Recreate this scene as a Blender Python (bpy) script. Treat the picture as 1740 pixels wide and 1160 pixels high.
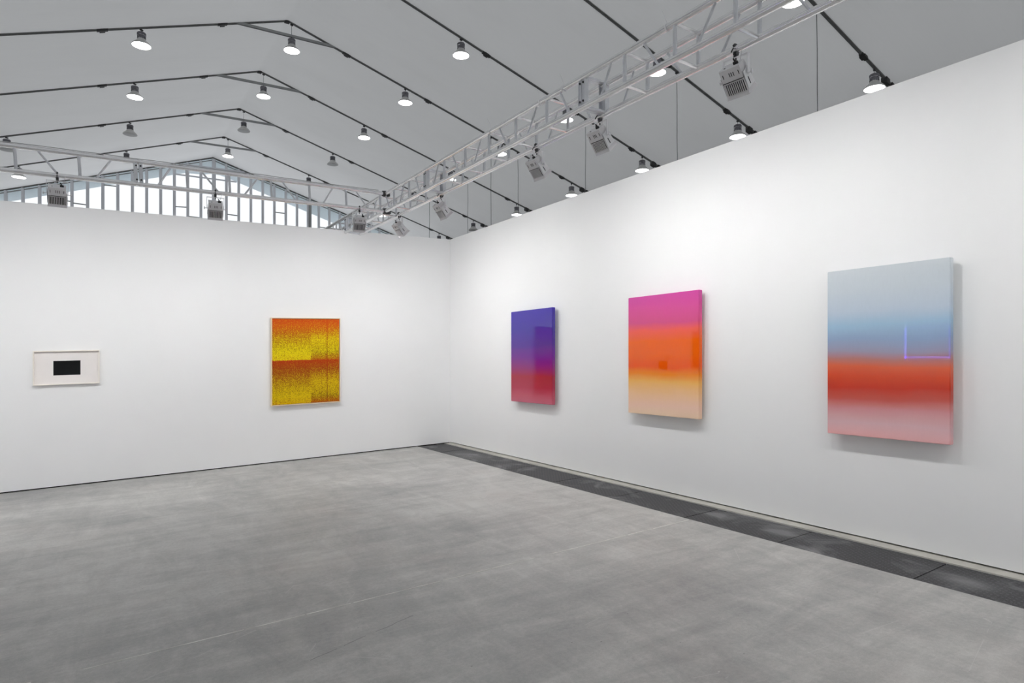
import bpy, bmesh, math, random
from mathutils import Vector, Matrix
random.seed(7)
C = bpy.context.scene.collection
S = bpy.context.scene
for o in list(bpy.data.objects):
    bpy.data.objects.remove(o)

# ------------------------------------------------------------------ camera, sky, exposure
CAM_Z = 1.6
K = 0.0294            # the ground (and everything set out on it) rises gently towards the right
cam = bpy.data.objects.new('camera', bpy.data.cameras.new('camera'))
C.objects.link(cam)
cam.location = (0, 0, CAM_Z)
cam.rotation_euler = (math.radians(90), 0, math.radians(-33.303))
cam.data.sensor_width = 36
cam.data.lens = 1064 / 1740 * 36
cam.data.shift_y = 34 / 1740
cam.data.clip_start = 0.05
cam.data.clip_end = 300
S.camera = cam
wd = bpy.data.worlds.new('overcast_sky')
S.world = wd
wd.use_nodes = True
bg = wd.node_tree.nodes['Background']
bg.inputs[0].default_value = (0.955, 0.975, 1.0, 1)
bg.inputs[1].default_value = 1.12
S.view_settings.view_transform = 'Standard'
S.view_settings.look = 'None'
S.view_settings.exposure = 0.0
S.view_settings.gamma = 1.0
S.view_settings.use_curve_mapping = False

HIGHBAY = 10.0       # radiance of a lit high-bay lens
FLOOD = 328.0        # radiance of a floodlight glass

# ------------------------------------------------------------------ materials
def lin(c):
    r = []
    for v in c:
        v /= 255.0
        r.append(v / 12.92 if v <= 0.04045 else ((v + 0.055) / 1.055) ** 2.4)
    return r

def mat(name, rgb=(128, 128, 128), rough=0.5, metal=0.0, emit=0.0, coat=0.0, srgb=True, noise=0.0, nscale=8.0, bump=0.0, bscale=60.0, spec=0.5):
    m = bpy.data.materials.new(name)
    m.use_nodes = True
    nt = m.node_tree
    b = nt.nodes['Principled BSDF']
    c = lin(rgb) if srgb else list(rgb)
    b.inputs['Base Color'].default_value = (*c, 1)
    b.inputs['Roughness'].default_value = rough
    b.inputs['Metallic'].default_value = metal
    b.inputs['Specular IOR Level'].default_value = spec
    if coat:
        b.inputs['Coat Weight'].default_value = coat
        b.inputs['Coat Roughness'].default_value = 0.01
    if emit:
        b.inputs['Emission Color'].default_value = (*c, 1)
        b.inputs['Emission Strength'].default_value = emit
    if noise:
        tc = nt.nodes.new('ShaderNodeTexCoord')
        n = nt.nodes.new('ShaderNodeTexNoise')
        n.inputs['Scale'].default_value = nscale
        n.inputs['Detail'].default_value = 5
        nt.links.new(tc.outputs['Object'], n.inputs['Vector'])
        r = nt.nodes.new('ShaderNodeMapRange')
        r.inputs['From Min'].default_value = 0.3
        r.inputs['From Max'].default_value = 0.7
        r.inputs['To Min'].default_value = 1 - noise
        r.inputs['To Max'].default_value = 1 + noise
        nt.links.new(n.outputs['Fac'], r.inputs['Value'])
        mx = nt.nodes.new('ShaderNodeVectorMath')
        mx.operation = 'SCALE'
        mx.inputs[0].default_value = c
        nt.links.new(r.outputs[0], mx.inputs['Scale'])
        nt.links.new(mx.outputs[0], b.inputs['Base Color'])
    if bump:
        tc = nt.nodes.new('ShaderNodeTexCoord')
        n = nt.nodes.new('ShaderNodeTexNoise')
        n.inputs['Scale'].default_value = bscale
        nt.links.new(tc.outputs['Object'], n.inputs['Vector'])
        bp = nt.nodes.new('ShaderNodeBump')
        bp.inputs['Strength'].default_value = bump
        bp.inputs['Distance'].default_value = 0.01
        nt.links.new(n.outputs['Fac'], bp.inputs['Height'])
        nt.links.new(bp.outputs[0], b.inputs['Normal'])
    return m

def node(nt, t, **kw):
    n = nt.nodes.new(t)
    for k, v in kw.items():
        setattr(n, k, v)
    return n

def math_n(nt, op, a, b=None, c=None, clamp=False):
    n = nt.nodes.new('ShaderNodeMath')
    n.operation = op
    n.use_clamp = clamp
    for i, v in enumerate((a, b, c)):
        if v is None:
            continue
        if isinstance(v, (int, float)):
            n.inputs[i].default_value = v
        else:
            nt.links.new(v, n.inputs[i])
    return n.outputs[0]

def noise_n(nt, vec, scale, detail=4, rough=0.5, dist=0.0):
    n = nt.nodes.new('ShaderNodeTexNoise')
    n.inputs['Scale'].default_value = scale
    n.inputs['Detail'].default_value = detail
    n.inputs['Roughness'].default_value = rough
    n.inputs['Distortion'].default_value = dist
    nt.links.new(vec, n.inputs['Vector'])
    return n.outputs['Fac']

def map_n(nt, vec, scale=(1, 1, 1), loc=(0, 0, 0), rot=(0, 0, 0)):
    n = nt.nodes.new('ShaderNodeMapping')
    n.inputs['Scale'].default_value = scale
    n.inputs['Location'].default_value = loc
    n.inputs['Rotation'].default_value = rot
    nt.links.new(vec, n.inputs['Vector'])
    return n.outputs[0]

def ramp_n(nt, fac, stops, interp='LINEAR'):
    n = nt.nodes.new('ShaderNodeValToRGB')
    n.color_ramp.interpolation = interp
    el = n.color_ramp.elements
    while len(el) < len(stops):
        el.new(0.5)
    for e, (p, c) in zip(el, stops):
        e.position = p
        e.color = (*c, 1)
    if isinstance(fac, (int, float)):
        n.inputs[0].default_value = fac
    else:
        nt.links.new(fac, n.inputs[0])
    return n.outputs[0]

def mix_c(nt, fac, a, b):
    n = nt.nodes.new('ShaderNodeMix')
    n.data_type = 'RGBA'
    for s, v in ((n.inputs[0], fac), (n.inputs[6], a), (n.inputs[7], b)):
        if isinstance(v, (int, float)):
            s.default_value = v
        elif isinstance(v, (tuple, list)):
            s.default_value = (*v, 1)
        else:
            nt.links.new(v, s)
    return n.outputs[2]

def concrete():
    m = bpy.data.materials.new('concrete')
    m.use_nodes = True
    nt = m.node_tree
    b = nt.nodes['Principled BSDF']
    tc = node(nt, 'ShaderNodeTexCoord').outputs['Object']
    big = noise_n(nt, map_n(nt, tc, (0.35, 0.55, 1)), 1.0, 5, 0.6, 0.4)
    trowel = noise_n(nt, map_n(nt, tc, (0.8, 3.2, 1), rot=(0, 0, 0.35)), 1.6, 7, 0.62, 0.8)
    fine = noise_n(nt, tc, 42, 4, 0.7)
    grit = noise_n(nt, tc, 230, 3, 0.8)
    swirl = noise_n(nt, map_n(nt, tc, (2.6, 0.9, 1), rot=(0, 0, -0.5)), 1.3, 6, 0.6, 1.5)
    v = math_n(nt, 'MULTIPLY_ADD', big, 0.55, 0.0)
    v = math_n(nt, 'MULTIPLY_ADD', trowel, 0.36, v)
    v = math_n(nt, 'MULTIPLY_ADD', swirl, 0.28, v)
    v = math_n(nt, 'MULTIPLY_ADD', fine, 0.22, v)
    v = math_n(nt, 'MULTIPLY_ADD', grit, 0.27, v)           # mean about .83
    col = ramp_n(nt, v, [(0.66, (0.29, 0.289, 0.283)), (0.82, (0.415, 0.412, 0.396)), (0.97, (0.57, 0.565, 0.54))])
    tint = noise_n(nt, map_n(nt, tc, loc=(4.2, 1.3, 0)), 0.9, 4, 0.6, 0.5)
    tm = math_n(nt, 'MULTIPLY', math_n(nt, 'SUBTRACT', tint, 0.55, clamp=True), 2.2, clamp=True)
    col = mix_c(nt, math_n(nt, 'MULTIPLY', tm, 0.6), col, (0.33, 0.285, 0.265))
    # pale plaster specks and dark grit specks
    vo = nt.nodes.new('ShaderNodeTexVoronoi')
    vo.inputs['Scale'].default_value = 7.0
    vo.inputs['Randomness'].default_value = 1.0
    nt.links.new(map_n(nt, tc, (1, 1.6, 1)), vo.inputs['Vector'])
    sel = nt.nodes.new('ShaderNodeSeparateColor')
    nt.links.new(vo.outputs['Color'], sel.inputs[0])
    sp = math_n(nt, 'MULTIPLY', math_n(nt, 'LESS_THAN', vo.outputs['Distance'], 0.045), math_n(nt, 'GREATER_THAN', sel.outputs[0], 0.72))
    col = mix_c(nt, math_n(nt, 'MULTIPLY', sp, 0.6), col, (0.62, 0.62, 0.60))
    sd = math_n(nt, 'MULTIPLY', math_n(nt, 'LESS_THAN', vo.outputs['Distance'], 0.042), math_n(nt, 'LESS_THAN', sel.outputs[1], 0.22))
    col = mix_c(nt, math_n(nt, 'MULTIPLY', sd, 0.6), col, (0.12, 0.115, 0.11))
    # long dark hairline crack and thin pale scratches
    xyz = nt.nodes.new('ShaderNodeSeparateXYZ')
    nt.links.new(tc, xyz.inputs[0])
    X, Y = xyz.outputs[0], xyz.outputs[1]
    wob = math_n(nt, 'MULTIPLY', math_n(nt, 'SUBTRACT', noise_n(nt, tc, 6, 3), 0.5), 0.03)
    cy = math_n(nt, 'ADD', math_n(nt, 'MULTIPLY_ADD', X, 0.297, 3.064), wob)
    cr = math_n(nt, 'LESS_THAN', math_n(nt, 'ABSOLUTE', math_n(nt, 'SUBTRACT', Y, cy)), 0.0032)
    cr = math_n(nt, 'MULTIPLY', cr, math_n(nt, 'MULTIPLY', math_n(nt, 'GREATER_THAN', X, 0.90), math_n(nt, 'LESS_THAN', X, 1.60)))
    cr = math_n(nt, 'MULTIPLY', cr, math_n(nt, 'GREATER_THAN', noise_n(nt, tc, 9, 2), 0.42))
    col = mix_c(nt, math_n(nt, 'MULTIPLY', cr, 0.6), col, (0.12, 0.12, 0.12))
    sv = nt.nodes.new('ShaderNodeTexVoronoi')
    sv.feature = 'DISTANCE_TO_EDGE'
    sv.inputs['Scale'].default_value = 0.7
    nt.links.new(map_n(nt, tc, (1.0, 2.4, 1), rot=(0, 0, 0.3)), sv.inputs['Vector'])
    sc = math_n(nt, 'MULTIPLY', math_n(nt, 'LESS_THAN', sv.outputs['Distance'], 0.0022), math_n(nt, 'GREATER_THAN', noise_n(nt, tc, 2.3, 3), 0.56))
    col = mix_c(nt, math_n(nt, 'MULTIPLY', sc, 0.35), col, (0.6, 0.6, 0.58))
    nt.links.new(col, b.inputs['Base Color'])
    b.inputs['Specular IOR Level'].default_value = 0.35
    nt.links.new(math_n(nt, 'MULTIPLY_ADD', trowel, 0.3, 0.4), b.inputs['Roughness'])
    bp = nt.nodes.new('ShaderNodeBump')
    bp.inputs['Strength'].default_value = 0.12
    bp.inputs['Distance'].default_value = 0.004
    nt.links.new(fine, bp.inputs['Height'])
    nt.links.new(bp.outputs[0], b.inputs['Normal'])
    return m

def membrane(name, dif, tra, mott=0.04):
    m = bpy.data.materials.new(name)
    m.use_nodes = True
    nt = m.node_tree
    nt.nodes.remove(nt.nodes['Principled BSDF'])
    out = nt.nodes['Material Output']
    tc = node(nt, 'ShaderNodeTexCoord').outputs['Object']
    n = noise_n(nt, map_n(nt, tc, (0.25, 0.6, 0.25)), 1.0, 4, 0.55)
    w = noise_n(nt, map_n(nt, tc, (1, 14, 1)), 1.2, 2, 0.5)
    f = math_n(nt, 'ADD', math_n(nt, 'MULTIPLY_ADD', n, mott * 3, 1 - mott * 1.5), math_n(nt, 'MULTIPLY_ADD', w, 0.03, -0.015))
    def sc(c):
        v = nt.nodes.new('ShaderNodeVectorMath')
        v.operation = 'SCALE'
        v.inputs[0].default_value = c
        nt.links.new(f, v.inputs['Scale'])
        return v.outputs[0]
    d = nt.nodes.new('ShaderNodeBsdfDiffuse')
    t = nt.nodes.new('ShaderNodeBsdfTranslucent')
    nt.links.new(sc(dif), d.inputs[0])
    nt.links.new(sc(tra), t.inputs[0])
    a = nt.nodes.new('ShaderNodeAddShader')
    nt.links.new(d.outputs[0], a.inputs[0])
    nt.links.new(t.outputs[0], a.inputs[1])
    nt.links.new(a.outputs[0], out.inputs[0])
    return m

def pane_mat():
    m = bpy.data.materials.new('clear_glazing')
    m.use_nodes = True
    nt = m.node_tree
    nt.nodes.remove(nt.nodes['Principled BSDF'])
    out = nt.nodes['Material Output']
    t = nt.nodes.new('ShaderNodeBsdfTransparent')
    t.inputs[0].default_value = (0.99, 0.995, 1.0, 1)
    g = nt.nodes.new('ShaderNodeBsdfGlossy')
    g.inputs['Roughness'].default_value = 0.05
    x = nt.nodes.new('ShaderNodeMixShader')
    x.inputs[0].default_value = 0.02
    nt.links.new(t.outputs[0], x.inputs[1])
    nt.links.new(g.outputs[0], x.inputs[2])
    nt.links.new(x.outputs[0], out.inputs[0])
    return m

def resin(name, stops, z0, z1, hscale, off=0.035):
    """glossy resin painting; stops = (0 bottom .. 1 top, sRGB as seen)."""
    m = bpy.data.materials.new(name)
    m.use_nodes = True
    nt = m.node_tree
    b = nt.nodes['Principled BSDF']
    tc = node(nt, 'ShaderNodeTexCoord').outputs['Object']
    xyz = nt.nodes.new('ShaderNodeSeparateXYZ')
    nt.links.new(tc, xyz.inputs[0])
    wav = math_n(nt, 'SUBTRACT', noise_n(nt, map_n(nt, tc, (1, 1.0, 3)), hscale, 4, 0.5), 0.5)
    v = math_n(nt, 'DIVIDE', xyz.outputs[2], z1 - z0)
    v = math_n(nt, 'MULTIPLY_ADD', wav, 0.09, v)
    st = []
    for p, c in stops:
        l = lin(c)
        st.append((p, tuple(min(0.92, max(0.004, (x - off) / 0.78)) for x in l)))
    col = ramp_n(nt, v, st, 'LINEAR')
    gr = math_n(nt, 'MULTIPLY_ADD', noise_n(nt, map_n(nt, tc, (1, 1, 0.25)), 90, 2), 0.05, 0.975)
    s = nt.nodes.new('ShaderNodeVectorMath')
    s.operation = 'SCALE'
    nt.links.new(col, s.inputs[0])
    nt.links.new(gr, s.inputs['Scale'])
    nt.links.new(s.outputs[0], b.inputs['Base Color'])
    b.inputs['Roughness'].default_value = 0.006
    b.inputs['IOR'].default_value = 1.5
    return m

def speckle():
    m = bpy.data.materials.new('speckled_canvas')
    m.use_nodes = True
    nt = m.node_tree
    b = nt.nodes['Principled BSDF']
    tc = node(nt, 'ShaderNodeTexCoord').outputs['Object']
    xyz = nt.nodes.new('ShaderNodeSeparateXYZ')
    nt.links.new(tc, xyz.inputs[0])
    U = math_n(nt, 'DIVIDE', xyz.outputs[0], 1.03)
    Z = math_n(nt, 'SUBTRACT', xyz.outputs[2], math_n(nt, 'MULTIPLY', xyz.outputs[0], K))
    V = math_n(nt, 'DIVIDE', Z, 1.33)                       # 0 bottom .. 1 top
    T = math_n(nt, 'SUBTRACT', 1.0, V)                      # 0 top .. 1 bottom
    half = math_n(nt, 'GREATER_THAN', T, math_n(nt, 'MULTIPLY_ADD', noise_n(nt, map_n(nt, tc, (60, 1, 1)), 1, 2), 0.016, 0.478))
    P = math_n(nt, 'SUBTRACT', T, math_n(nt, 'MULTIPLY', half, 0.487))   # 0 at the top of each band
    P = math_n(nt, 'DIVIDE', P, 0.49)
    right = math_n(nt, 'GREATER_THAN', U, 0.575)
    # how yellow: grows downwards; the right part starts sooner and fades again at its foot
    yl = ramp_n(nt, P, [(0.05, (-0.1,) * 3), (0.28, (0.14,) * 3), (0.55, (0.46,) * 3), (0.86, (0.80,) * 3), (0.97, (0.66,) * 3)])
    yr = ramp_n(nt, P, [(0.05, (-0.1,) * 3), (0.24, (0.18,) * 3), (0.52, (0.62,) * 3), (0.78, (0.56,) * 3), (0.93, (0.30,) * 3), (1.0, (0.1,) * 3)])
    y = mix_c(nt, right, yl, yr)
    ycol = nt.nodes.new('ShaderNodeSeparateColor')
    nt.links.new(y, ycol.inputs[0])
    yy = ycol.outputs[0]
    # vertical drag lines
    streak = noise_n(nt, map_n(nt, tc, (26, 1, 0.6)), 1.5, 3, 0.6)
    yy = math_n(nt, 'ADD', yy, math_n(nt, 'MULTIPLY', math_n(nt, 'SUBTRACT', streak, 0.5), 0.35))
    ln = math_n(nt, 'LESS_THAN', math_n(nt, 'ABSOLUTE', math_n(nt, 'SUBTRACT', U, 0.82)), 0.008)
    yy = math_n(nt, 'SUBTRACT', yy, math_n(nt, 'MULTIPLY', ln, 0.3))
    ln2 = math_n(nt, 'LESS_THAN', math_n(nt, 'ABSOLUTE', math_n(nt, 'SUBTRACT', U, 0.07)), 0.004)
    yy = math_n(nt, 'SUBTRACT', yy, math_n(nt, 'MULTIPLY', ln2, 0.25))
    sp = noise_n(nt, map_n(nt, tc, (1, 1, 0.8)), 165, 2, 0.5)
    spn = math_n(nt, 'MULTIPLY', math_n(nt, 'SUBTRACT', sp, 0.34), 3.1, clamp=True)
    dab = math_n(nt, 'MULTIPLY_ADD', math_n(nt, 'SUBTRACT', yy, spn), 4.0, 0.5, clamp=True)
    # ground runs from bright orange through rust to olive brown
    g1 = ramp_n(nt, P, [(0.0, lin((212, 78, 14))), (0.22, lin((205, 88, 12))), (0.5, lin((172, 92, 8))), (0.80, lin((134, 88, 2))), (1.0, lin((182, 88, 8)))])
    g2 = ramp_n(nt, P, [(0.0, lin((182, 58, 8))), (0.22, lin((160, 66, 8))), (0.5, lin((150, 84, 8))), (0.85, lin((124, 84, 2))), (1.0, lin((176, 84, 8)))])
    ground = mix_c(nt, half, g1, g2)
    yel = mix_c(nt, half, tuple(lin((236, 214, 10))), tuple(lin((228, 194, 6))))
    col = mix_c(nt, dab, ground, yel)
    nt.links.new(col, b.inputs['Base Color'])
    b.inputs['Roughness'].default_value = 0.75
    b.inputs['Specular IOR Level'].default_value = 0.2
    return m

def tread():
    m = bpy.data.materials.new('tread_plate')
    m.use_nodes = True
    nt = m.node_tree
    b = nt.nodes['Principled BSDF']
    tc = node(nt, 'ShaderNodeTexCoord').outputs['Object']
    vo = nt.nodes.new('ShaderNodeTexVoronoi')
    vo.inputs['Scale'].default_value = 34
    vo.inputs['Randomness'].default_value = 0.12
    nt.links.new(map_n(nt, tc, (1, 0.7, 0.0), rot=(0, 0, 0.785)), vo.inputs['Vector'])
    stud = math_n(nt, 'LESS_THAN', vo.outputs['Distance'], 0.2)
    dust = noise_n(nt, map_n(nt, tc, (2.2, 1.4, 1)), 1.6, 5, 0.6, 0.8)
    dm = math_n(nt, 'MULTIPLY', math_n(nt, 'SUBTRACT', dust, 0.52, clamp=True), 5.0, clamp=True)
    col = mix_c(nt, math_n(nt, 'MULTIPLY', stud, 0.42), (0.042, 0.042, 0.045), (0.17, 0.17, 0.178))
    xs = nt.nodes.new('ShaderNodeSeparateXYZ')
    nt.links.new(tc, xs.inputs[0])
    for (cx, cy, rx, ry, kk) in ((4.86, 3.20, 0.08, 0.14, 2.4), (4.80, 1.82, 0.09, 0.15, 2.2), (4.9, 3.9, 0.08, 0.12, 2.0), (4.8, 8.5, 0.2, 0.4, 1.4)):
        a = math_n(nt, 'POWER', math_n(nt, 'DIVIDE', math_n(nt, 'SUBTRACT', xs.outputs[0], cx), rx), 2.0)
        b2 = math_n(nt, 'POWER', math_n(nt, 'ABSOLUTE', math_n(nt, 'DIVIDE', math_n(nt, 'SUBTRACT', xs.outputs[1], cy), ry)), 2.0)
        a = math_n(nt, 'POWER', math_n(nt, 'ABSOLUTE', math_n(nt, 'DIVIDE', math_n(nt, 'SUBTRACT', xs.outputs[0], cx), rx)), 2.0)
        gsp = math_n(nt, 'EXPONENT', math_n(nt, 'MULTIPLY', math_n(nt, 'ADD', a, b2), -1.0))
        dm = math_n(nt, 'ADD', dm, math_n(nt, 'MULTIPLY', gsp, math_n(nt, 'MULTIPLY', dust, kk)), clamp=True)
    speck = math_n(nt, 'GREATER_THAN', noise_n(nt, tc, 160, 2), 0.62)
    col = mix_c(nt, math_n(nt, 'MULTIPLY', speck, 0.22), col, (0.3, 0.3, 0.31))
    col = mix_c(nt, math_n(nt, 'MULTIPLY', dm, 0.6), col, (0.27, 0.27, 0.275))
    nt.links.new(col, b.inputs['Base Color'])
    b.inputs['Roughness'].default_value = 0.62
    bp = nt.nodes.new('ShaderNodeBump')
    bp.inputs['Strength'].default_value = 0.5
    bp.inputs['Distance'].default_value = 0.002
    nt.links.new(stud, bp.inputs['Height'])
    nt.links.new(bp.outputs[0], b.inputs['Normal'])
    return m

M = dict(
    wall=mat('painted_wall', (247, 247, 247), 0.9, noise=0.01, nscale=1.2, bump=0.04, bscale=180, spec=0.15),
    wallcore=mat('raw_panel', (150, 140, 125), 0.9),
    concrete=concrete(),
    curb=mat('curb_concrete', (188, 186, 178), 0.85, noise=0.12, nscale=5, bump=0.3),
    joint=mat('joint_filler', (212, 212, 206), 0.9, noise=0.25, nscale=7),
    pit=mat('dark_recess', (22, 21, 20), 0.95),
    tread=tread(),
    alu=mat('truss_aluminium', (236, 236, 237), 0.25, metal=0.8, noise=0.05, nscale=14),
    aluflat=mat('plate_aluminium', (216, 218, 222), 0.4, metal=0.5, noise=0.06, nscale=14),
    bolt=mat('dark_bolt', (70, 70, 72), 0.5, metal=0.5),
    frame=mat('roof_steel', (122, 123, 122), 0.6, metal=0.2, noise=0.08, nscale=2),
    tie=mat('tie_steel', (160, 162, 162), 0.5, metal=0.3, noise=0.06, nscale=2),
    brack=mat('bracket_steel', (62, 62, 62), 0.6, metal=0.2),
    stud=mat('gable_aluminium', (226, 228, 233), 0.5, metal=0.2, noise=0.04, nscale=1),
    pane=pane_mat(),
    roof=membrane('roof_membrane', (0.74, 0.742, 0.745), (0.200, 0.201, 0.202)),
    side=membrane('side_membrane', (0.40, 0.405, 0.41), (0.03, 0.031, 0.033)),
    valance=membrane('valance_membrane', (0.58, 0.60, 0.61), (0.37, 0.395, 0.405), 0.02),
    cap=mat('lamp_cap', (112, 112, 118), 0.55, metal=0.2),
    capgroove=mat('lamp_groove', (62, 62, 66), 0.6),
    reflect=mat('lamp_reflector', (205, 205, 203), 0.4, metal=0.3),
    lenson=mat('lamp_lens_lit', (255, 255, 255), 0.4, emit=HIGHBAY),
    lensoff=mat('lamp_lens_unlit', (176, 176, 176), 0.4),
    white=mat('white_enamel', (236, 236, 238), 0.45),
    fgrey=mat('floodlight_grey', (222, 220, 222), 0.5),
    black=mat('black_plastic', (24, 24, 26), 0.5),
    slot=mat('slot_dark', (34, 33, 34), 0.8),
    glass=mat('floodlight_glass_lit', (255, 254, 253), 0.3, emit=FLOOD),
    glassr=mat('floodlight_glass_lit_right', (255, 254, 253), 0.3, emit=FLOOD * 0.76),
    glassl=mat('added_floodlight_glass_left', (255, 254, 253), 0.3, emit=FLOOD * 0.95),  # for the added, unseen fill floodlights at the left booth wall
    glint=mat('lamp_glint', (255, 250, 235), 0.3, emit=1.2),
    wire=mat('wire', (92, 93, 95), 0.6),
    pwire=mat('pale_wire', (190, 190, 192), 0.6),
    wood=mat('pale_wood', (240, 216, 178), 0.6, noise=0.08, nscale=9),
    maple=mat('whitened_wood', (246, 240, 230), 0.6, noise=0.04, nscale=9),
    paper=mat('paper', (242, 237, 234), 0.9, noise=0.012, nscale=6, bump=0.5, bscale=4),
    ink=mat('black_ink', (24, 25, 26), 0.85, noise=0.2, nscale=5, spec=0.15),
    shadowgap=mat('black_edge', (26, 20, 14), 0.9),
    speckle=speckle(),
    darkart=mat('dark_canvas', (60, 40, 30), 0.8),
    neon=mat('lilac_neon', (120, 105, 255), 0.4, emit=7.5),
    screenart=mat('pale_blue_panel', (170, 180, 215), 0.6),
)

# ------------------------------------------------------------------ mesh helpers
class MB:
    def __init__(s):
        s.bm = bmesh.new()
        s.T = Matrix()
    def _add(s, geom_verts):
        for v in geom_verts:
            v.co = s.T @ v.co
    def box(s, c, h, R=None, bev=0.0):
        r = bmesh.ops.create_cube(s.bm, size=2)
        vs = r['verts']
        mtx = Matrix.Translation(Vector(c)) @ (R.to_4x4() if R else Matrix()) @ Matrix.Diagonal((h[0], h[1], h[2], 1))
        for v in vs:
            v.co = mtx @ v.co
        if bev:
            ed = list({e for v in vs for e in v.link_edges})
            g = bmesh.ops.bevel(s.bm, geom=ed, offset=bev, segments=2, affect='EDGES')
            vs = list({v for f in g['faces'] for v in f.verts} | {v for v in vs if v.is_valid})
            # bevel returns only new faces; gather every connected vertex
        if s.T != Matrix():
            seen = set(v for v in vs if v.is_valid)
            stack = list(seen)
            while stack:
                v = stack.pop()
                for e in v.link_edges:
                    o = e.other_vert(v)
                    if o not in seen:
                        seen.add(o); stack.append(o)
            s._add(seen)
        return s
    def tube(s, p0, p1, r, n=10, r2=None):
        p0 = s.T @ Vector(p0); p1 = s.T @ Vector(p1)
        d = p1 - p0
        L = d.length
        q = d.to_track_quat('Z', 'Y').to_matrix().to_4x4()
        bmesh.ops.create_cone(s.bm, cap_ends=True, segments=n, radius1=r, radius2=r if r2 is None else r2, depth=L,
                              matrix=Matrix.Translation((p0 + p1) / 2) @ q)
        return s
    def path(s, pts, r, n=6):
        for a, b in zip(pts, pts[1:]):
            s.tube(a, b, r, n)
        return s
    def lathe(s, prof, n=24, c=(0, 0, 0)):
        rings = []
        for r, z in prof:
            if r <= 1e-6:
                rings.append([s.bm.verts.new(s.T @ Vector((c[0], c[1], c[2] + z)))])
            else:
                rings.append([s.bm.verts.new(s.T @ Vector((c[0] + r * math.cos(2 * math.pi * i / n), c[1] + r * math.sin(2 * math.pi * i / n), c[2] + z))) for i in range(n)])
        for a, b in zip(rings, rings[1:]):
            for i in range(n):
                j = (i + 1) % n
                f = [a[i % len(a)], a[j % len(a)], b[j % len(b)], b[i % len(b)]]
                u = []
                for v in f:
                    if v not in u:
                        u.append(v)
                if len(u) > 2:
                    s.bm.faces.new(u)
        return s
    def poly(s, pts, ext):
        """prism from a planar polygon, extruded by the vector ext"""
        a = [s.bm.verts.new(s.T @ Vector(p)) for p in pts]
        e = Vector(ext)
        b = [s.bm.verts.new(s.T @ (Vector(p) + e)) for p in pts]
        s.bm.faces.new(a)
        s.bm.faces.new(b[::-1])
        n = len(a)
        for i in range(n):
            s.bm.faces.new((a[i], b[i], b[(i + 1) % n], a[(i + 1) % n]))
        return s
    def build(s, name, m, parent=None, smooth=False):
        bmesh.ops.recalc_face_normals(s.bm, faces=s.bm.faces)
        me = bpy.data.meshes.new(name)
        s.bm.to_mesh(me)
        s.bm.free()
        me.materials.append(M[m] if isinstance(m, str) else m)
        if smooth:
            for p in me.polygons:
                p.use_smooth = True
            try:
                me.set_sharp_from_angle(angle=math.radians(40))
            except Exception:
                pass
        o = bpy.data.objects.new(name, me)
        C.objects.link(o)
        if parent:
            o.parent = parent
        return o

def tag(o, label=None, cat=None, group=None, kind=None):
    if label: o['label'] = label
    if cat: o['category'] = cat
    if group: o['group'] = group
    if kind: o['kind'] = kind
    return o

def empty(name, loc=(0, 0, 0), rz=0.0):
    o = bpy.data.objects.new(name, None)
    o.empty_display_size = 0.1
    C.objects.link(o)
    o.location = loc
    o.rotation_euler = (0, 0, rz)
    return o

def copy_tree(o, parent=None):
    c = o.copy()
    C.objects.link(c)
    if parent:
        c.parent = parent
    for ch in list(o.children):
        copy_tree(ch, c)
    return c

def gz(x):                      # ground height
    return K * x

def slab(mb, x0, x1, y0, y1, zb, zt):
    """upright block whose foot and head follow the ground: zb, zt are heights above it"""
    mb.poly([(x0, y0, gz(x0) + zb), (x1, y0, gz(x1) + zb), (x1, y0, gz(x1) + zt), (x0, y0, gz(x0) + zt)], (0, y1 - y0, 0))
    return mb

# ------------------------------------------------------------------ the booth: floor and walls
XR, YB, WH = 5.195, 9.913, 3.615
# floor in three strips around the drain channel
fl = empty('floor'); tag(fl, kind='structure')
slab(MB(), -16, 4.575, -14, 44.4, -0.25, 0.0).build('concrete_slab', 'concrete', fl)
slab(MB(), 5.084, 28, -14, 44.4, -0.25, 0.0).build('concrete_slab', 'concrete', fl)
slab(MB(), 4.575, 5.084, -14, 44.4, -0.25, -0.05).build('drain_bed', 'pit', fl)
jb = MB()
x = 4.55
while x > -2.4:
    L = random.uniform(0.25, 0.9)
    x2 = x - L
    w = random.uniform(0.0036, 0.0052)
    slab(jb, x2, x, 3.948 - w, 3.948 + w, -0.001, 0.0016)
    x = x2 - (random.uniform(0.004, 0.02) if x > 1.0 else random.uniform(0.1, 0.3))
jb.build('joint_line', 'joint', fl)
# pale strip of kerb between the drain and the wall
cb = MB()
slab(cb, 5.086, 5.30, -3.2, 9.905, -0.05, 0.008)
tag(cb.build('trim_1', 'curb'), kind='structure')

wb = MB()
slab(wb, -3.2, XR + 0.1, YB, YB + 0.10, 0.016, WH)
tag(wb.build('wall_back', 'wall'), kind='structure')
wr = MB()
slab(wr, XR, XR + 0.10, -3.2, YB, 0.020, 0.021)
wr.bm.clear()
zt = gz(XR) + WH
wr.poly([(XR, -3.2, gz(XR) + 0.020), (XR + 0.1, -3.2, gz(XR) + 0.020), (XR + 0.1, -3.2, zt), (XR, -3.2, zt)], (0, YB + 3.2, 0))
tag(wr.build('wall_right', 'wall'), kind='structure')
# set-back sole plates under the panels, near black: the gap's shade put into colour
sp = MB()
slab(sp, -3.18, XR, YB + 0.03, YB + 0.09, 0.0, 0.016)
tag(sp.build('trim_2', 'pit'), kind='structure')
sp = MB()
slab(sp, XR + 0.03, XR + 0.09, -3.18, YB - 0.01, 0.008, 0.020)
tag(sp.build('trim_3', 'pit'), kind='structure')
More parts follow.
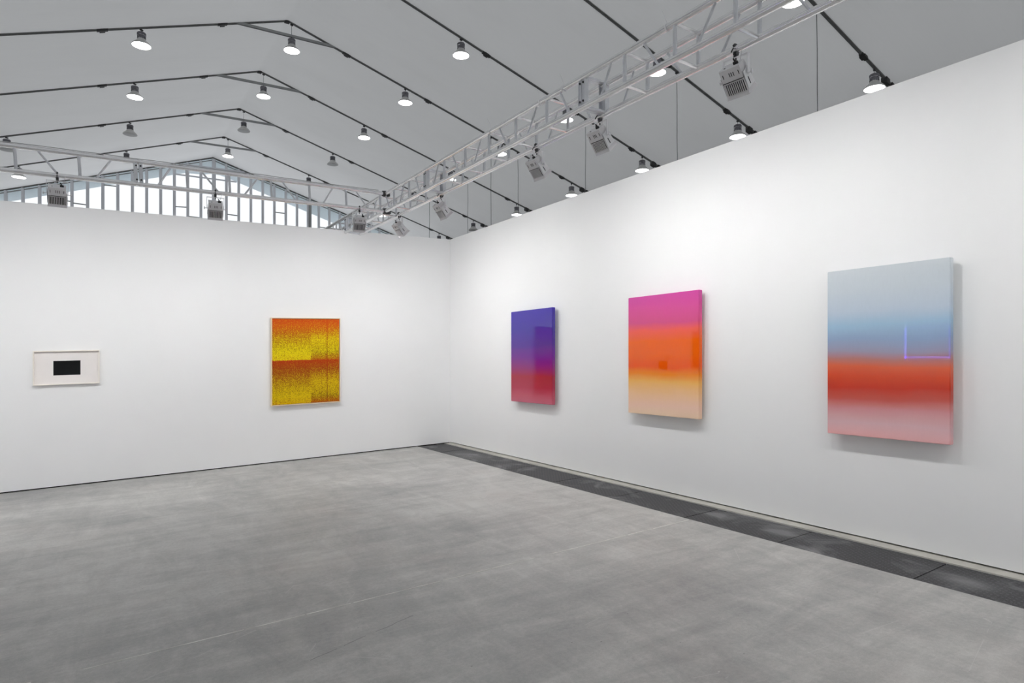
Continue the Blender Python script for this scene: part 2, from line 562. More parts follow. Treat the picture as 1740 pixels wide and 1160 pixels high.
# the booth's third wall, out of the frame on the left: seen only mirrored in the resin paintings
wl = MB()
slab(wl, -6.1, -6.0, -3.0, 9.6, 0.016, WH)
tag(wl.build('wall_left', 'wall'), kind='structure')
sp = MB()
slab(sp, -6.08, -6.02, -2.98, 9.58, 0.0, 0.016)
tag(sp.build('trim_4', 'pit'), kind='structure')

# drain covers, about a metre each
cuts = [-2.04, -1.02, 0.0, 1.02, 2.045, 3.06, 4.035, 5.06, 6.09, 7.12, 8.15, 9.10, 9.90]
where = {
    1.02: 'dark tread-plate drain cover running out of the frame at lower right',
    2.045: 'dark tread-plate drain cover by the wall below the pale blue and red painting',
    3.06: 'dusty dark drain cover with a white smear, right of the pale floor line',
    4.035: 'dark drain cover by the wall, just left of the end of the pale floor line',
    5.06: 'dark drain cover on the floor beneath the pink and orange painting',
    6.09: 'dark drain cover midway between the pink and the purple paintings',
    7.12: 'dark drain cover on the floor beneath the purple and red painting',
    8.15: 'greyer drain cover, second from the room corner',
    9.10: 'short dark drain cover tucked into the room corner',
    0.0: 'dark drain cover, first one beyond the lower right edge of the picture',
    -1.02: 'dark drain cover beside the right wall, second beyond the picture edge',
    -2.04: 'dark drain cover beside the right wall, farthest behind the viewer',
}
for a, b in zip(cuts, cuts[1:]):
    mb = MB()
    t = random.uniform(-0.004, -0.0015)
    slab(mb, 4.580, 5.080, a + 0.005, b - 0.005, -0.05, t)
    o = mb.build('drain_cover', 'tread')
    tag(o, where[a], 'drain cover', 'tread-plate drain covers')

# ------------------------------------------------------------------ the tent hall
RX, RZ, SL = 6.07, 13.2, 0.3185           # ridge position, height above the eye, slope
def hz(x, zs):                             # hall height: zs is relative to the eye plane at the ridge
    return zs + K * (x - RX) + CAM_Z
def roofz(x):
    return RZ - SL * abs(x - RX)
XL0, XR0 = -14.5, 26.6
YG = 44.5
ce = empty('ceiling', (RX, 0, 0)); tag(ce, kind='structure')
def roof_profile():
    pts = []
    xs = [XL0, -8, -2, 3.4, 4.6, 5.3, 5.9, 6.07, 6.24, 6.85, 7.55, 8.8, 14, 20, XR0]
    for x in xs:
        z = roofz(x) + 0.035
        pts.append((x, hz(x, z)))
    return pts
prof = roof_profile()
frames_y = [10.1, 15.1, 20.1, 25.1, 30.15, 35.2, 40.1]
ys = [-24.9, -19.9, -14.9, -9.9, -4.9, 0.1, 5.1] + frames_y + [YG + 0.6]
for a, b in zip(ys, ys[1:]):
    bm = bmesh.new()
    rows = []
    steps = 6
    for j in range(steps + 1):
        y = a + (b - a) * j / steps
        sag = 0.07 * (1 - (2 * j / steps - 1) ** 2)
        rows.append([bm.verts.new((x - RX, y, z - sag)) for x, z in prof])
    for r0, r1 in zip(rows, rows[1:]):
        for i in range(len(prof) - 1):
            bm.faces.new((r0[i], r0[i + 1], r1[i + 1], r1[i]))
    me = bpy.data.meshes.new('membrane_panel')
    bm.to_mesh(me); bm.free()
    for p in me.polygons: p.use_smooth = True
    me.materials.append(M['roof'])
    o = bpy.data.objects.new('membrane_panel', me)
    C.objects.link(o); o.parent = ce
# side walls and rear end of the tent (out of sight behind the booth)
mb = MB(); mb.poly([(XL0, -24.9, gz(XL0)), (XL0, YG, gz(XL0)), (XL0, YG, hz(XL0, roofz(XL0) + 0.035)), (XL0, -24.9, hz(XL0, roofz(XL0) + 0.035))], (-0.03, 0, 0))
tag(mb.build('wall_tent_left', 'side'), kind='structure')
mb = MB(); mb.poly([(XR0, -24.9, gz(XR0)), (XR0, YG, gz(XR0)), (XR0, YG, hz(XR0, roofz(XR0) + 0.035)), (XR0, -24.9, hz(XR0, roofz(XR0) + 0.035))], (0.03, 0, 0))
tag(mb.build('wall_tent_right', 'side'), kind='structure')
mb = MB(); mb.poly([(XL0, -24.9, gz(XL0)), (XR0, -24.9, gz(XR0)), (XR0, -24.9, hz(XR0, roofz(XR0) + 0.035)), (RX, -24.9, hz(RX, RZ + 0.1)), (XL0, -24.9, hz(XL0, roofz(XL0) + 0.035))], (0, -0.03, 0))
tag(mb.build('wall_tent_rear', 'side'), kind='structure')

def bar(mb, p0, p1, w, up, dn):
    """box-section bar in the plane y = const; w half width in y, up / dn above and below the line"""
    (x0, y0, z0), (x1, y1, z1) = p0, p1
    mb.poly([(x0, y0 - w, z0 - dn), (x1, y0 - w, z1 - dn), (x1, y0 - w, z1 + up), (x0, y0 - w, z0 + up)], (0, 2 * w, 0))

# added unseen block along the right side: takes sky away to darken that roof slope
mb = MB(); mb.box((38.0, 12.0, 13.0), (7.0, 34.0, 13.0)); tag(mb.build('sky_blocker', 'side'), kind='structure')

names = {
    10.1: 'dark grey roof frame crossing the upper right, meeting the wall farthest right',
    15.1: 'dark grey roof frame passing behind the box truss, second from the upper right',
    20.1: 'dark grey roof frame entering at the top edge left of the picture centre line',
    25.1: 'dark grey roof frame with the nearest visible peak and tie bar',
    30.15: 'dark grey roof frame whose peak is second nearest of the four',
    35.2: 'dark grey roof frame whose peak is third of the four, beneath it unlit lamps',
    40.1: 'dark grey roof frame with the farthest peak, just before the glazed gable',
}
for y in frames_y:
    f = empty('roof_frame', (RX, y, 0))
    tag(f, names[y], 'roof frame', 'steel roof frames under the tent membrane')
    f.location = (RX, y, hz(RX, RZ))
    ox, oz = RX, hz(RX, RZ)
    def P(x, zs): return (x - ox, 0.0, hz(x, zs) - oz)
    for s in (-1, 1):
        mb = MB()
        xe = RX + s * (20.4)
        xm = RX + s * 0.02
        bar(mb, P(xm, roofz(xm)), P(xe, roofz(xe)), 0.046, 0.05, 0.004)
        bar(mb, P(xm, roofz(xm)), P(xe, roofz(xe)), 0.022, 0.0, 0.022)
        mb.build('rafter', 'frame', f)
    mb = MB(); xa, xb = RX - 0.28, RX + 0.28
    mb.box((-0.03, 0, -0.03), (0.09, 0.05, 0.05))
    mb.build('ridge_bracket', 'brack', f)
    for dy in (-0.035, 0.035):
        mb = MB(); a = P(4.15, 12.66); b = P(7.98, 12.66)
        bar(mb, (a[0], dy, a[2]), (b[0], dy, b[2]), 0.012, 0.045, 0.045)
        mb.build('tie_bar', 'tie', f)
    for xx, sg in ((RX - 6.02, 1), (RX - 2.32, 1), (RX + 2.32, -1), (RX + 5.98, -1), (RX + 10.25, -1), (RX + 13.42, -1), (RX - 10.2, 1), (RX - 13.4, 1)):
        mb = MB()
        dx = 0.16
        bar(mb, P(xx - dx, roofz(xx - dx)), P(xx + dx, roofz(xx + dx)), 0.062, 0.03, 0.03)
        bar(mb, P(xx - 0.08, roofz(xx - 0.08)), P(xx + 0.08, roofz(xx + 0.08)), 0.09, 0.02, 0.055)
        mb.build('splice_bracket', 'brack', f)
    # the deeper haunch towards the eaves
    mb = MB()
    x0, x1 = RX + 14.6, RX + 20.4
    mb.poly([P(x0, roofz(x0) - 0.05), P(x1, roofz(x1) - 0.05), P(x1, roofz(x1) - 0.75)], (0, 0.05, 0))
    mb.build('haunch', 'frame', f)
    for xx in (RX + 14.75, RX + 15.1):
        mb = MB()
        bar(mb, P(xx - 0.1, roofz(xx - 0.1)), P(xx + 0.1, roofz(xx + 0.1)), 0.09, 0.05, 0.14)
        mb.build('haunch_bolt', 'brack', f)

# ------------------------------------------------------------------ glazed gable at the far end
wg = empty('wall_gable', (0, YG, 0)); tag(wg, kind='structure')
mb = MB()
for s in (-1, 1):
    bar(mb, (RX, 0, hz(RX, RZ)), (RX + s * 20.4, 0, hz(RX + s * 20.4, roofz(RX + s * 20.4))), 0.06, 0.14, 0.06)
mb.build('gable_rafter', 'frame', wg)
mb = MB()
for s in (-1, 1):
    bar(mb, (RX, 0, hz(RX, RZ - 0.17)), (RX + s * 20.4, 0, hz(RX + s * 20.4, roofz(RX + s * 20.4) - 0.17)), 0.03, 0.03, 0.03)
mb.build('keder_rail', 'tie', wg)
sx = []
x = 6.11 - 0.752 * 16
while x < 22:
    sx.append(x); x += 0.7515
for x in sx:
    mb = MB()
    big = abs(x - 6.11) < 0.05
    hw = 0.14 if big else 0.10
    top = min(hz(x, roofz(x - hw)), hz(x, roofz(x + hw))) - 0.03
    mb.box((x, 0.0, (top + gz(x) + 3.2) / 2), (hw * 0.62, 0.07, (top - gz(x) - 3.2) / 2))
    mb.box((x + hw * 0.75, 0.02, (top + gz(x) + 3.2) / 2), (hw * 0.3, 0.045, (top - gz(x) - 3.2) / 2))
    mb.build('stud', 'stud', wg)
mb = MB(); top = hz(12.26, roofz(12.26)) - 0.03
mb.box((12.27, -0.05, (top + 3.4) / 2), (0.08, 0.08, (top - 3.4) / 2)); mb.build('stud', 'tie', wg)
for i, (a, b) in enumerate(zip(sx, sx[1:])):
    mb = MB()
    l, r = a + 0.05, b - 0.05
    zt_l = min(hz(l, roofz(l)), hz(l, roofz(l))) - 0.22
    pts = [(l, 0.07, gz(l) + 3.2), (r, 0.07, gz(r) + 3.2), (r, 0.07, hz(r, roofz(r)) - 0.22), (l, 0.07, zt_l)]
    mb.poly(pts, (0, 0.01, 0))
    mb.build('pane', 'pane', wg)
for (x0, z0, x1, z1, t) in ((3.88, 11.76, 7.49, 11.83, 0.045), (4.22, 12.45, 7.99, 12.57, 0.05), (3.83, 9.72, 4.56, 9.77, 0.03), (-1.43, 9.22, -0.67, 9.20, 0.03),
                         (0.06, 10.50, 0.82, 10.52, 0.03), (9.84, 10.16, 10.59, 10.16, 0.03), (6.84, 9.63, 7.57, 9.62, 0.03), (4.56, 9.2, 5.34, 9.2, 0.03), (12.86, 9.5, 13.6, 9.5, 0.03), (-2.2, 9.3, -1.43, 9.3, 0.03)):
    mb = MB()
    bar(mb, (x0, -0.01, z0 + CAM_Z), (x1, -0.01, z1 + CAM_Z), 0.03, t, t)
    mb.build('cross_rail', 'stud' if t > 0.03 else 'tie', wg)
# bluish membrane strip under the gable eaves, just outside the glazing
vb = bmesh.new()
top, bot = [], []
def below(x):
    d = x - RX
    if d < -1.2: return 0.66
    if d < 1.4: return 0.72 + 0.16 * (d + 1.2) / 2.6
    return 0.88 + 0.012 * (d - 1.4)
xs = [-9 + 0.5 * i for i in range(64)]
lo_, hi_ = [], []
for x in xs:
    hi_.append((x, hz(x, roofz(x) + 0.1)))
    z = roofz(x) - below(x)
    d = abs(x - RX + 0.3)
    if d < 1.6: z -= 0.28 * (1 - d / 1.6) ** 2
    lo_.append((x, hz(x, z)))
for i in range(len(xs) - 1):
    f = [vb.verts.new((lo_[i][0], 0.2, lo_[i][1])), vb.verts.new((lo_[i + 1][0], 0.2, lo_[i + 1][1])), vb.verts.new((hi_[i + 1][0], 0.2, hi_[i + 1][1])), vb.verts.new((hi_[i][0], 0.2, hi_[i][1]))]
    vb.faces.new(f)
bmesh.ops.remove_doubles(vb, verts=vb.verts, dist=0.001)
r = bmesh.ops.extrude_face_region(vb, geom=vb.faces[:])
for v in [g for g in r['geom'] if isinstance(g, bmesh.types.BMVert)]: v.co.y += 0.03
me = bpy.data.meshes.new('valance'); vb.to_mesh(me); vb.free(); me.materials.append(M['valance'])
o = bpy.data.objects.new('valance', me); C.objects.link(o); o.parent = wg
# the far wall of the tent below the glazing
mb = MB(); mb.poly([(XL0, YG + 0.0, gz(XL0)), (XR0, YG, gz(XR0)), (XR0, YG, gz(XR0) + 3.3), (XL0, YG, gz(XL0) + 3.3)], (0, 0.05, 0))
tag(mb.build('wall_far', 'side'), kind='structure')
for s in (-1, 1):   # membrane triangles beside the glazing
    x0 = sx[0] if s < 0 else sx[-1]
    x1 = XL0 if s < 0 else XR0
    mb = MB(); mb.poly([(x0, YG + 0.1, gz(x0) + 3.2), (x1, YG + 0.1, gz(x1) + 3.2), (x1, YG + 0.1, hz(x1, roofz(x1) + 0.1)), (x0, YG + 0.1, hz(x0, roofz(x0) + 0.1))], (0, 0.03, 0))
    tag(mb.build('wall_far_%s' % ('left' if s < 0 else 'right'), 'side'), kind='structure')

# ------------------------------------------------------------------ trusses
def junction(t, T, half_w, half_h, both=True):
    """end plates of two truss modules bolted together; T places it along the truss (local +X)"""
    mb = MB(); mb.T = T
    xs_ = (-0.021, 0.021)
    sides = (-half_w, half_w) if both else (0.0,)
    for s in sides:
        mb = MB(); mb.T = T
        for x in xs_:
            mb.box((x, s, 0), (0.018 if both else 0.013, 0.008 if both else 0.02, half_h + 0.02), bev=0.0)
            mb.box((x + (0.016 if x > 0 else -0.016), s * 0.93 if both else 0.0, 0), (0.003, 0.022, half_h))
        mb.build('junction_plate', 'aluflat', t)
        mb = MB(); mb.T = T
        for x in xs_:
            for z in (-half_h * 0.62, half_h * 0.62):
                yy = s + (0.010 if s >= 0 else -0.010) if both else -0.024
                mb.tube((x, yy - 0.006, z), (x, yy + 0.006, z), 0.009, 8)
        tag(mb.build('bolt', 'bolt', t), kind='stuff')
    if both:
        for z in (-half_h, half_h):
            mb = MB(); mb.T = T
            for x in xs_:
                mb.box((x, 0, z), (0.018, half_w, 0.008))
            mb.build('junction_plate', 'aluflat', t)

# box truss parallel to the right wall: local frame = world, origin under its mid-line
TX0, TX1 = 3.30, 3.54
ZT, ZB_ = 2.325 + CAM_Z, 2.080 + CAM_Z
y_lo, y_hi = -2.0, 18.7
tr = empty('box_truss', (3.42, 8.22, (ZT + ZB_) / 2))
tag(tr, 'long silver aluminium box truss running diagonally up to the top right', 'truss')
ox, oy, oz = tr.location
for X in (TX0, TX1):
    for Z in (ZT, ZB_):
        mb = MB(); mb.tube((X - ox, y_lo - oy, Z - oz), (X - ox, y_hi - oy, Z - oz), 0.0245, 14)
        mb.build('chord', 'alu', tr, smooth=True)
js = [3.97 + 2.96 * i for i in range(-2, 6)]
hw, hh = 0.12, (ZT - ZB_) / 2
for j in js:
    if y_lo + 0.3 < j < y_hi - 0.1:
        T = Matrix.Translation((0, j - oy, 0)) @ Matrix.Rotation(math.pi / 2, 4, 'Z')
        junction(tr, T, hw, hh)
def chordz(top): return hh if top else -hh
for j in js:
    pan = 0.4933
    for i in range(6):
        ya = j + 0.03 if i == 0 else j + i * pan
        yb = j + (i + 1) * pan - (0.03 if i == 5 else 0)
        if yb > y_hi - 0.1 or ya < y_lo + 0.1:
            continue
        ya_, yb_ = ya - oy, yb - oy
        if i > 0:
            for s in (-1, 1):
                mb = MB(); mb.tube((s * hw, ya_, -hh), (s * hw, ya_, hh), 0.0145, 8); mb.build('post', 'aluflat', tr, smooth=True)
            for z in (-hh, hh):
                mb = MB(); mb.tube((-hw, ya_, z), (hw, ya_, z), 0.0125, 8); mb.build('rung', 'alu', tr, smooth=True)
        up = (i % 2 == 1)      # alternate lean
        for s in (-1, 1):
            mb = MB()
            q0, q1 = ya_ + 0.14, yb_ - 0.19
            if up: mb.tube((s * hw, q1, -hh), (s * hw, q0, hh), 0.0095, 8)
            else: mb.tube((s * hw, q0, -hh), (s * hw, q1, hh), 0.0095, 8)
            mb.build('diagonal', 'aluflat', tr, smooth=True)
# cable ties standing off the upper chord
for yy in (3.05, 4.21, 4.55, 5.4):
    mb = MB(); mb.tube((-hw, yy - oy - 0.006, hh), (-hw, yy - oy + 0.006, hh), 0.027, 12)
    mb.path([(-hw, yy - oy, hh + 0.02), (-hw - 0.012, yy - oy + 0.012, hh + 0.075), (-hw - 0.03, yy - oy + 0.03, hh + 0.13)], 0.0016, 5)
    mb.build('cable_tie', 'white', tr)

# ladder truss carrying the three floodlights on the left; it meets the box truss
A = Vector((-0.81, 7.76, 1.974 + CAM_Z)); B = Vector((3.30, 8.22, 2.2025 + CAM_Z))
dl = (B - A); LL = dl.length; d1 = dl.normalized()
yv = Vector((0, 0, 1)).cross(d1).normalized(); zv = d1.cross(yv)
Rm = Matrix((d1, yv, zv)).transposed()
lt = empty('ladder_truss', B); tag(lt, 'silver aluminium ladder truss crossing above the back wall from the left edge', 'truss')
lt.rotation_euler = Rm.to_euler()
h2 = 0.121
x_end = -9.2
for z in (-h2, h2):
    mb = MB(); mb.tube((x_end, 0, z), (-0.03, 0, z), 0.0245, 14); mb.build('chord', 'alu', lt, smooth=True)
def along(px):        # position along the ladder truss for a pixel column of the photograph's frame
    th = math.radians(33.303)
    F = Vector((math.sin(th), math.cos(th))); R = Vector((math.cos(th), -math.sin(th)))
    r = F + R * ((px - 870) / 1064)
    # solve A + s d1 = t r
    ax, ay = B.x, B.y
    dx, dy = d1.x, d1.y
    det = r.x * (-dy) + dx * r.y
    t = (ax * (-dy) + dx * ay) / det
    return (t * r.x - ax) / dx if abs(dx) > 1e-6 else 0
S_ = [-0.15]
S_posts = [along(p) for p in (26, 135, 318, 390, 461, 526, 588, 646)]
for s_ in S_posts + [S_posts[0] - 0.53 * k for k in range(1, 9)]:
    mb = MB(); mb.tube((s_, 0, -h2), (s_, 0, h2), 0.0145, 8); mb.build('post', 'aluflat', lt, smooth=True)
for a, b in ((293, 266), (341, 372), (440, 413), (479, 503), (567, 547), (604, 625), (192, 160), (63, 99)):
    mb = MB(); mb.tube((along(a), 0, h2), (along(b), 0, -h2), 0.0105, 8); mb.build('diagonal', 'aluflat', lt, smooth=True)
for k in range(7):
    s0 = S_posts[0] - 0.53 * k
    a, b = s0 - 0.16, s0 - 0.36
    mb = MB(); mb.tube((a, 0, h2 if k % 2 else -h2), (b, 0, -h2 if k % 2 else h2), 0.0105, 8); mb.build('diagonal', 'aluflat', lt, smooth=True)
for p in (235, ):
    junction(lt, Matrix.Translation((along(p), 0, 0)), 0, h2, both=False)
junction(lt, Matrix.Translation((along(235) - 2.96, 0, 0)), 0, h2, both=False)
for z in (-h2, h2):   # swivel clamps onto the box truss
    mb = MB()
    mb.tube((-0.035, 0, z), (0.035, 0, z), 0.040, 12)
    mb.box((0.02, 0.0, z), (0.045, 0.03, 0.036), bev=0.005)
    mb.tube((0.03, -0.06, z - 0.02), (0.03, 0.05, z - 0.02), 0.008, 8)
    mb.build('clamp', 'bolt', lt)
# cable taped along the upper chord
mb = MB()
pts = []
for i in range(40):
    s_ = -8.9 + 8.8 * i / 39
    pts.append((s_, -0.012 + 0.01 * math.sin(i * 1.3), h2 + 0.029 + (0.012 * (1 + math.sin(i * 0.9)) if i % 7 > 3 else 0)))
mb.path(pts, 0.0045, 5)
mb.build('cable', 'pwire', lt)

# ------------------------------------------------------------------ floodlights
GT = 0.018          # how far the glass leans back inside its frame
def make_flood(pitch=50):
    f = empty('floodlight')
    # yoke
    w = 0.112
    mb = MB()
    mb.box((0, 0, -0.070), (w, 0.014, 0.0025)); mb.build('yoke_bar', 'white', f)
    for s in (-1, 1):
        mb = MB(); mb.box((s * w, 0, -0.152), (0.0025, 0.014, 0.084)); mb.build('yoke_arm', 'white', f)
    p = math.radians(pitch)
    b = Vector((0, math.cos(p), -math.sin(p)))           # beam direction
    n = Vector((0, -math.sin(p), -math.cos(p)))          # face turned down and back into the room
    T = Matrix.Translation((0, 0.0, -0.232)) @ Matrix((Vector((1, 0, 0)), n, b * 1.15)).transposed().to_4x4()
    # body frame: x width, y towards n, z along the beam
    mb = MB(); mb.T = T
    mb.poly([(-0.092, -0.052, -0.088), (-0.092, 0.052, -0.088), (-0.092, 0.060, 0.0), (-0.092, -0.060, 0.0)], (0.184, 0, 0))
    hs = mb.build('housing', 'fgrey', f)
    for x in (-0.070, -0.012, 0.006, 0.024, 0.070):
        mb = MB(); mb.T = T
        mb.box((x, 0.0565, -0.045), (0.0028, 0.0016, 0.015))
        mb.build('vent_slot', 'slot', hs)
    mb = MB(); mb.T = T    # back plate with its cable gland
    mb.box((0, 0, -0.0895), (0.094, 0.054, 0.002), bev=0.001); mb.build('back_plate', 'white', hs)
    mb = MB(); mb.T = T
    mb.box((0.05, 0.01, -0.100), (0.020, 0.007, 0.010)); mb.tube((0.05, 0.01, -0.105), (0.035, -0.01, -0.128), 0.007, 8)
    mb.box((-0.05, 0.02, -0.0925), (0.006, 0.004, 0.002))
    mb.build('cable_gland', 'black', hs)
    # front: flared reflector box with the finned grille on its underside
    mb = MB(); mb.T = T
    x0, x1 = 0.092, 0.101
    def ring(z, hx, hy): return [(-hx, -hy, z), (hx, -hy, z), (hx, hy, z), (-hx, hy, z)]
    r0 = [mb.bm.verts.new(T @ Vector(v)) for v in ring(0.006, 0.094, 0.058)]
    r1 = [mb.bm.verts.new(T @ Vector(v)) for v in ring(0.105, 0.098, 0.070)]
    r2 = [mb.bm.verts.new(T @ Vector(v)) for v in ring(0.125, 0.102, 0.082)]
    r3 = [mb.bm.verts.new(T @ Vector(v)) for v in ring(0.128, 0.096, 0.074)]
    for a, c in ((r0, r1), (r1, r2), (r2, r3)):   # open at the front: the glass lies recessed and tilted, as in a wall-washer
        for i in range(4):
            mb.bm.faces.new((a[i], a[(i + 1) % 4], c[(i + 1) % 4], c[i]))
    mb.bm.faces.new(r0)
    rf = mb.build('front_housing', 'fgrey', f)
    mb = MB(); mb.T = T @ Matrix.Translation((0, 0.0625, 0.055)) @ Matrix.Rotation(math.radians(-6.9), 4, 'X')
    mb.box((0, 0.003, 0), (0.086, 0.0015, 0.040)); mb.build('grille_opening', 'slot', rf)
    for i in range(10):
        mb = MB(); mb.T = T @ Matrix.Translation((0, 0.0625, 0.055)) @ Matrix.Rotation(math.radians(-6.9), 4, 'X')
        x = -0.077 + i * 0.0171
        mb.box((x, 0.0075, 0), (0.0030, 0.004, 0.040)); mb.build('fin', 'fgrey', rf)
    mb = MB(); mb.T = T
    mb.box((0.0, 0.067, 0.002), (0.090, 0.0012, 0.0022)); mb.build('seam', 'slot', rf)
    mb = MB(); mb.T = T
    mb.poly([(-0.094, -0.072, 0.1245), (0.094, -0.072, 0.1245), (0.094, 0.062, 0.1245 - GT), (-0.094, 0.062, 0.1245 - GT)], (0, 0.0006, 0.0016))
    mb.build('glass', {46: 'glassr', 54: 'glass', 55: 'glassl'}[pitch], f)
    for s in (-1, 1):      # slotted ear plates where the yoke locks
        mb = MB(); mb.T = T
        mb.poly([(s * 0.100, -0.045, -0.035), (s * 0.100, 0.050, -0.035), (s * 0.100, 0.064, 0.09), (s * 0.100, -0.06, 0.09)], (s * 0.004, 0, 0))
        ep = mb.build('ear_plate', 'white', f)
        mb = MB(); mb.T = T
        mb.box((s * 0.105, 0.012, 0.048), (0.0012, 0.0045, 0.026)); mb.build('adjusting_slot', 'slot', ep)
    for s in (-1, 1):
        mb = MB()
        mb.tube((s * 0.105, 0, -0.232), (s * 0.145, 0, -0.232), 0.005, 8)
        mb.tube((s * 0.138, 0, -0.232), (s * 0.150, 0, -0.232), 0.013, 8)
        mb.box((s * 0.143, 0, -0.232), (0.004, 0.005, 0.021)); mb.build('knob', 'white', f)
    # hook clamp over the chord
    mb = MB()
    mb.box((0, 0, -0.030), (0.012, 0.016, 0.010))
    mb.tube((0, 0, -0.02), (0, 0, -0.075), 0.005, 8)
    mb.box((0, 0, -0.050), (0.012, 0.012, 0.005))
    for i in range(8):
        a0 = math.radians(-40 + 35 * i); a1 = math.radians(-40 + 35 * (i + 1))
        mb.tube((0, 0.031 * math.sin(a0), 0.0 - 0.031 * math.cos(a0)), (0, 0.031 * math.sin(a1), -0.031 * math.cos(a1)), 0.0085, 6)
    mb.tube((0, -0.03, 0.0), (0, -0.055, -0.035), 0.005, 6)
    mb.build('clamp', 'bolt', f)
    mb = MB()
    mb.path([(0.09, 0, 0.026), (0.08, -0.03, -0.02), (0.066, -0.035, -0.09), (0.05, -0.02, -0.13), (0.043, -0.01, -0.165)], 0.0025, 5)
    mb.build('safety_cable', 'pwire', f)
    def shrink(o):
        for c in o.children:
            if c.name.split('.')[0] != 'clamp':
                c.data.transform(Matrix.Scale(0.80, 4))
            shrink(c)
    shrink(f)
    return f

proto = {54: make_flood(54), 46: make_flood(46), 55: make_flood(55)}
def place_flood(loc, rz, label, group, pitch=46, used=set()):
    o = copy_tree(proto[pitch]) if pitch in used else proto[pitch]
    used.add(pitch)
    o.location = loc
    o.rotation_euler = (0, 0, rz)
    tag(o, label, 'floodlight', group)
    return o
R_ = -math.pi / 2          # beam towards +X
g1, g2 = 'floodlights clamped under the box truss', 'floodlights clamped under the ladder truss'
for y, rz, lab in ((2.67, 0.10, 'large grey floodlight under the upper right end of the box truss'),
                   (4.03, 0.06, 'grey floodlight on the box truss, second from its upper right end'),
                   (4.95, 0.06, 'grey floodlight on the box truss, third from its upper right end'),
                   (6.99, 0.05, 'grey floodlight on the box truss, above the wall top near the room corner'),
                   (8.30, 0.05, 'grey floodlight on the box truss overlapping the back wall top edge')):
    place_flood((3.54, y, ZB_ ), R_ + rz, lab, g1)
for y, lab in ((0.75, 'floodlight on the box truss just outside the top of the picture'), (-0.3, 'floodlight on the box truss directly to the right of the viewer'),
               (-1.6, 'floodlight on the box truss behind the viewer')):
    place_flood((3.54, y, ZB_), R_, lab, g1)
def on_lt(s_):
    return Rm @ Vector((s_, 0, -h2)) + B
for px, rz, lab in ((96, 0.0, 'grey floodlight hanging from the ladder truss at the far left'),
                    (365, -0.10, 'grey floodlight on the ladder truss in front of the gable centre post'),
                    (610, -0.22, 'grey floodlight on the ladder truss beside the box truss')):
    place_flood(on_lt(along(px)), rz, lab, g2, 54)
for s_, lab in ((-5.45, 'floodlight on the ladder truss just outside the left picture edge'), (-7.1, 'floodlight on the ladder truss farthest left, outside the picture')):
    place_flood(on_lt(s_), 0.0, lab, g2, 54)
# added, unseen: ladder truss with floodlights bouncing fill light off the left booth wall
lt2 = copy_tree(lt)
lt2.location = (-3.9, 8.0, gz(-3.9) + WH + 0.12)
lt2.rotation_euler = (0, 0, math.pi / 2)
tag(lt2, 'added unseen ladder truss for fill floodlights, beside the left booth wall', 'truss')
for i, (y, lab) in enumerate(((6.6, 'added unseen fill floodlight aimed at the left booth wall, nearest the back wall'), (4.6, 'added unseen fill floodlight aimed at the left booth wall, second from the back'),
               (2.6, 'added unseen fill floodlight aimed at the left booth wall, third from the back'), (0.6, 'added unseen fill floodlight aimed at the left booth wall, level with the viewer'))):
    place_flood((-3.9, y, gz(-3.9) + WH + 0.12 - h2), math.pi / 2, lab, 'added unseen floodlights bouncing fill light off the left booth wall', 55)
place_flood((3.30, 10.3, ZB_), R_ + math.pi, 'pale floodlight on the box truss beyond the back wall, half hidden', g1)

# ------------------------------------------------------------------ high-bay lamps
def make_lamp(on):
    f = empty('highbay_lamp')       # origin at the centre of the lens
    mb = MB(); mb.lathe([(0.0, -0.012), (0.20, -0.010), (0.292, 0.004), (0.292, 0.012), (0.0, 0.012)], 28)
    mb.build('lens', 'lenson' if on else 'lensoff', f, smooth=True)
    mb = MB(); mb.lathe([(0.290, 0.0), (0.310, -0.004), (0.314, 0.004), (0.300, 0.03), (0.262, 0.075), (0.205, 0.125), (0.160, 0.165), (0.138, 0.205), (0.132, 0.22)], 28)
    mb.build('reflector', 'reflect', f, smooth=True)
    mb = MB(); mb.lathe([(0.120, 0.20), (0.125, 0.215), (0.122, 0.275), (0.132, 0.285), (0.136, 0.325), (0.118, 0.335)], 24)
    nk = mb.build('neck', 'cap', f, smooth=True)
    mb = MB()
    for i in range(12):
        a = 2 * math.pi * i / 12
        mb.box((0.128 * math.cos(a), 0.128 * math.sin(a), 0.245), (0.010, 0.004, 0.028), Matrix.Rotation(a, 3, 'Z'))
    mb.build('cooling_fin', 'capgroove', nk)
    mb = MB(); mb.lathe([(0.110, 0.33), (0.110, 0.352)], 24); mb.build('groove', 'capgroove', f, smooth=True)
    mb = MB(); mb.lathe([(0.115, 0.350), (0.140, 0.352), (0.142, 0.425), (0.125, 0.447), (0.03, 0.455), (0, 0.455)], 24)
    mb.build('driver_cap', 'cap', f, smooth=True)
    return f
def rod(f, L):
    mb = MB(); mb.tube((0, 0, 0.44), (0, 0, L), 0.007, 6)
    mb.box((0, 0, L - 0.01), (0.05, 0.03, 0.02))
    mb.build('hanging_rod', 'bolt', f)
lon, loff = make_lamp(True), make_lamp(False)
used = {True: False, False: False}
colx = {-2: -3.45, -1: 1.18, 0: 6.22, 1: 10.98, 2: 15.83, 3: 20.13}
colz = {-2: 9.58, -1: 11.04, 0: 12.09, 1: 11.0, 2: 9.53, 3: 8.07}
coln = {-2: 'at the left picture edge', -1: 'left of the ridge', 0: 'under the ridge', 1: 'right of the ridge', 2: 'seen behind the box truss', 3: 'low over right wall'}
fn = {10.1: 'frontmost frame', 15.1: 'second frame from front', 20.1: 'third frame from front', 25.1: 'nearest peaked frame',
      30.15: 'second peaked frame', 35.2: 'third peaked frame', 40.1: 'farthest frame'}
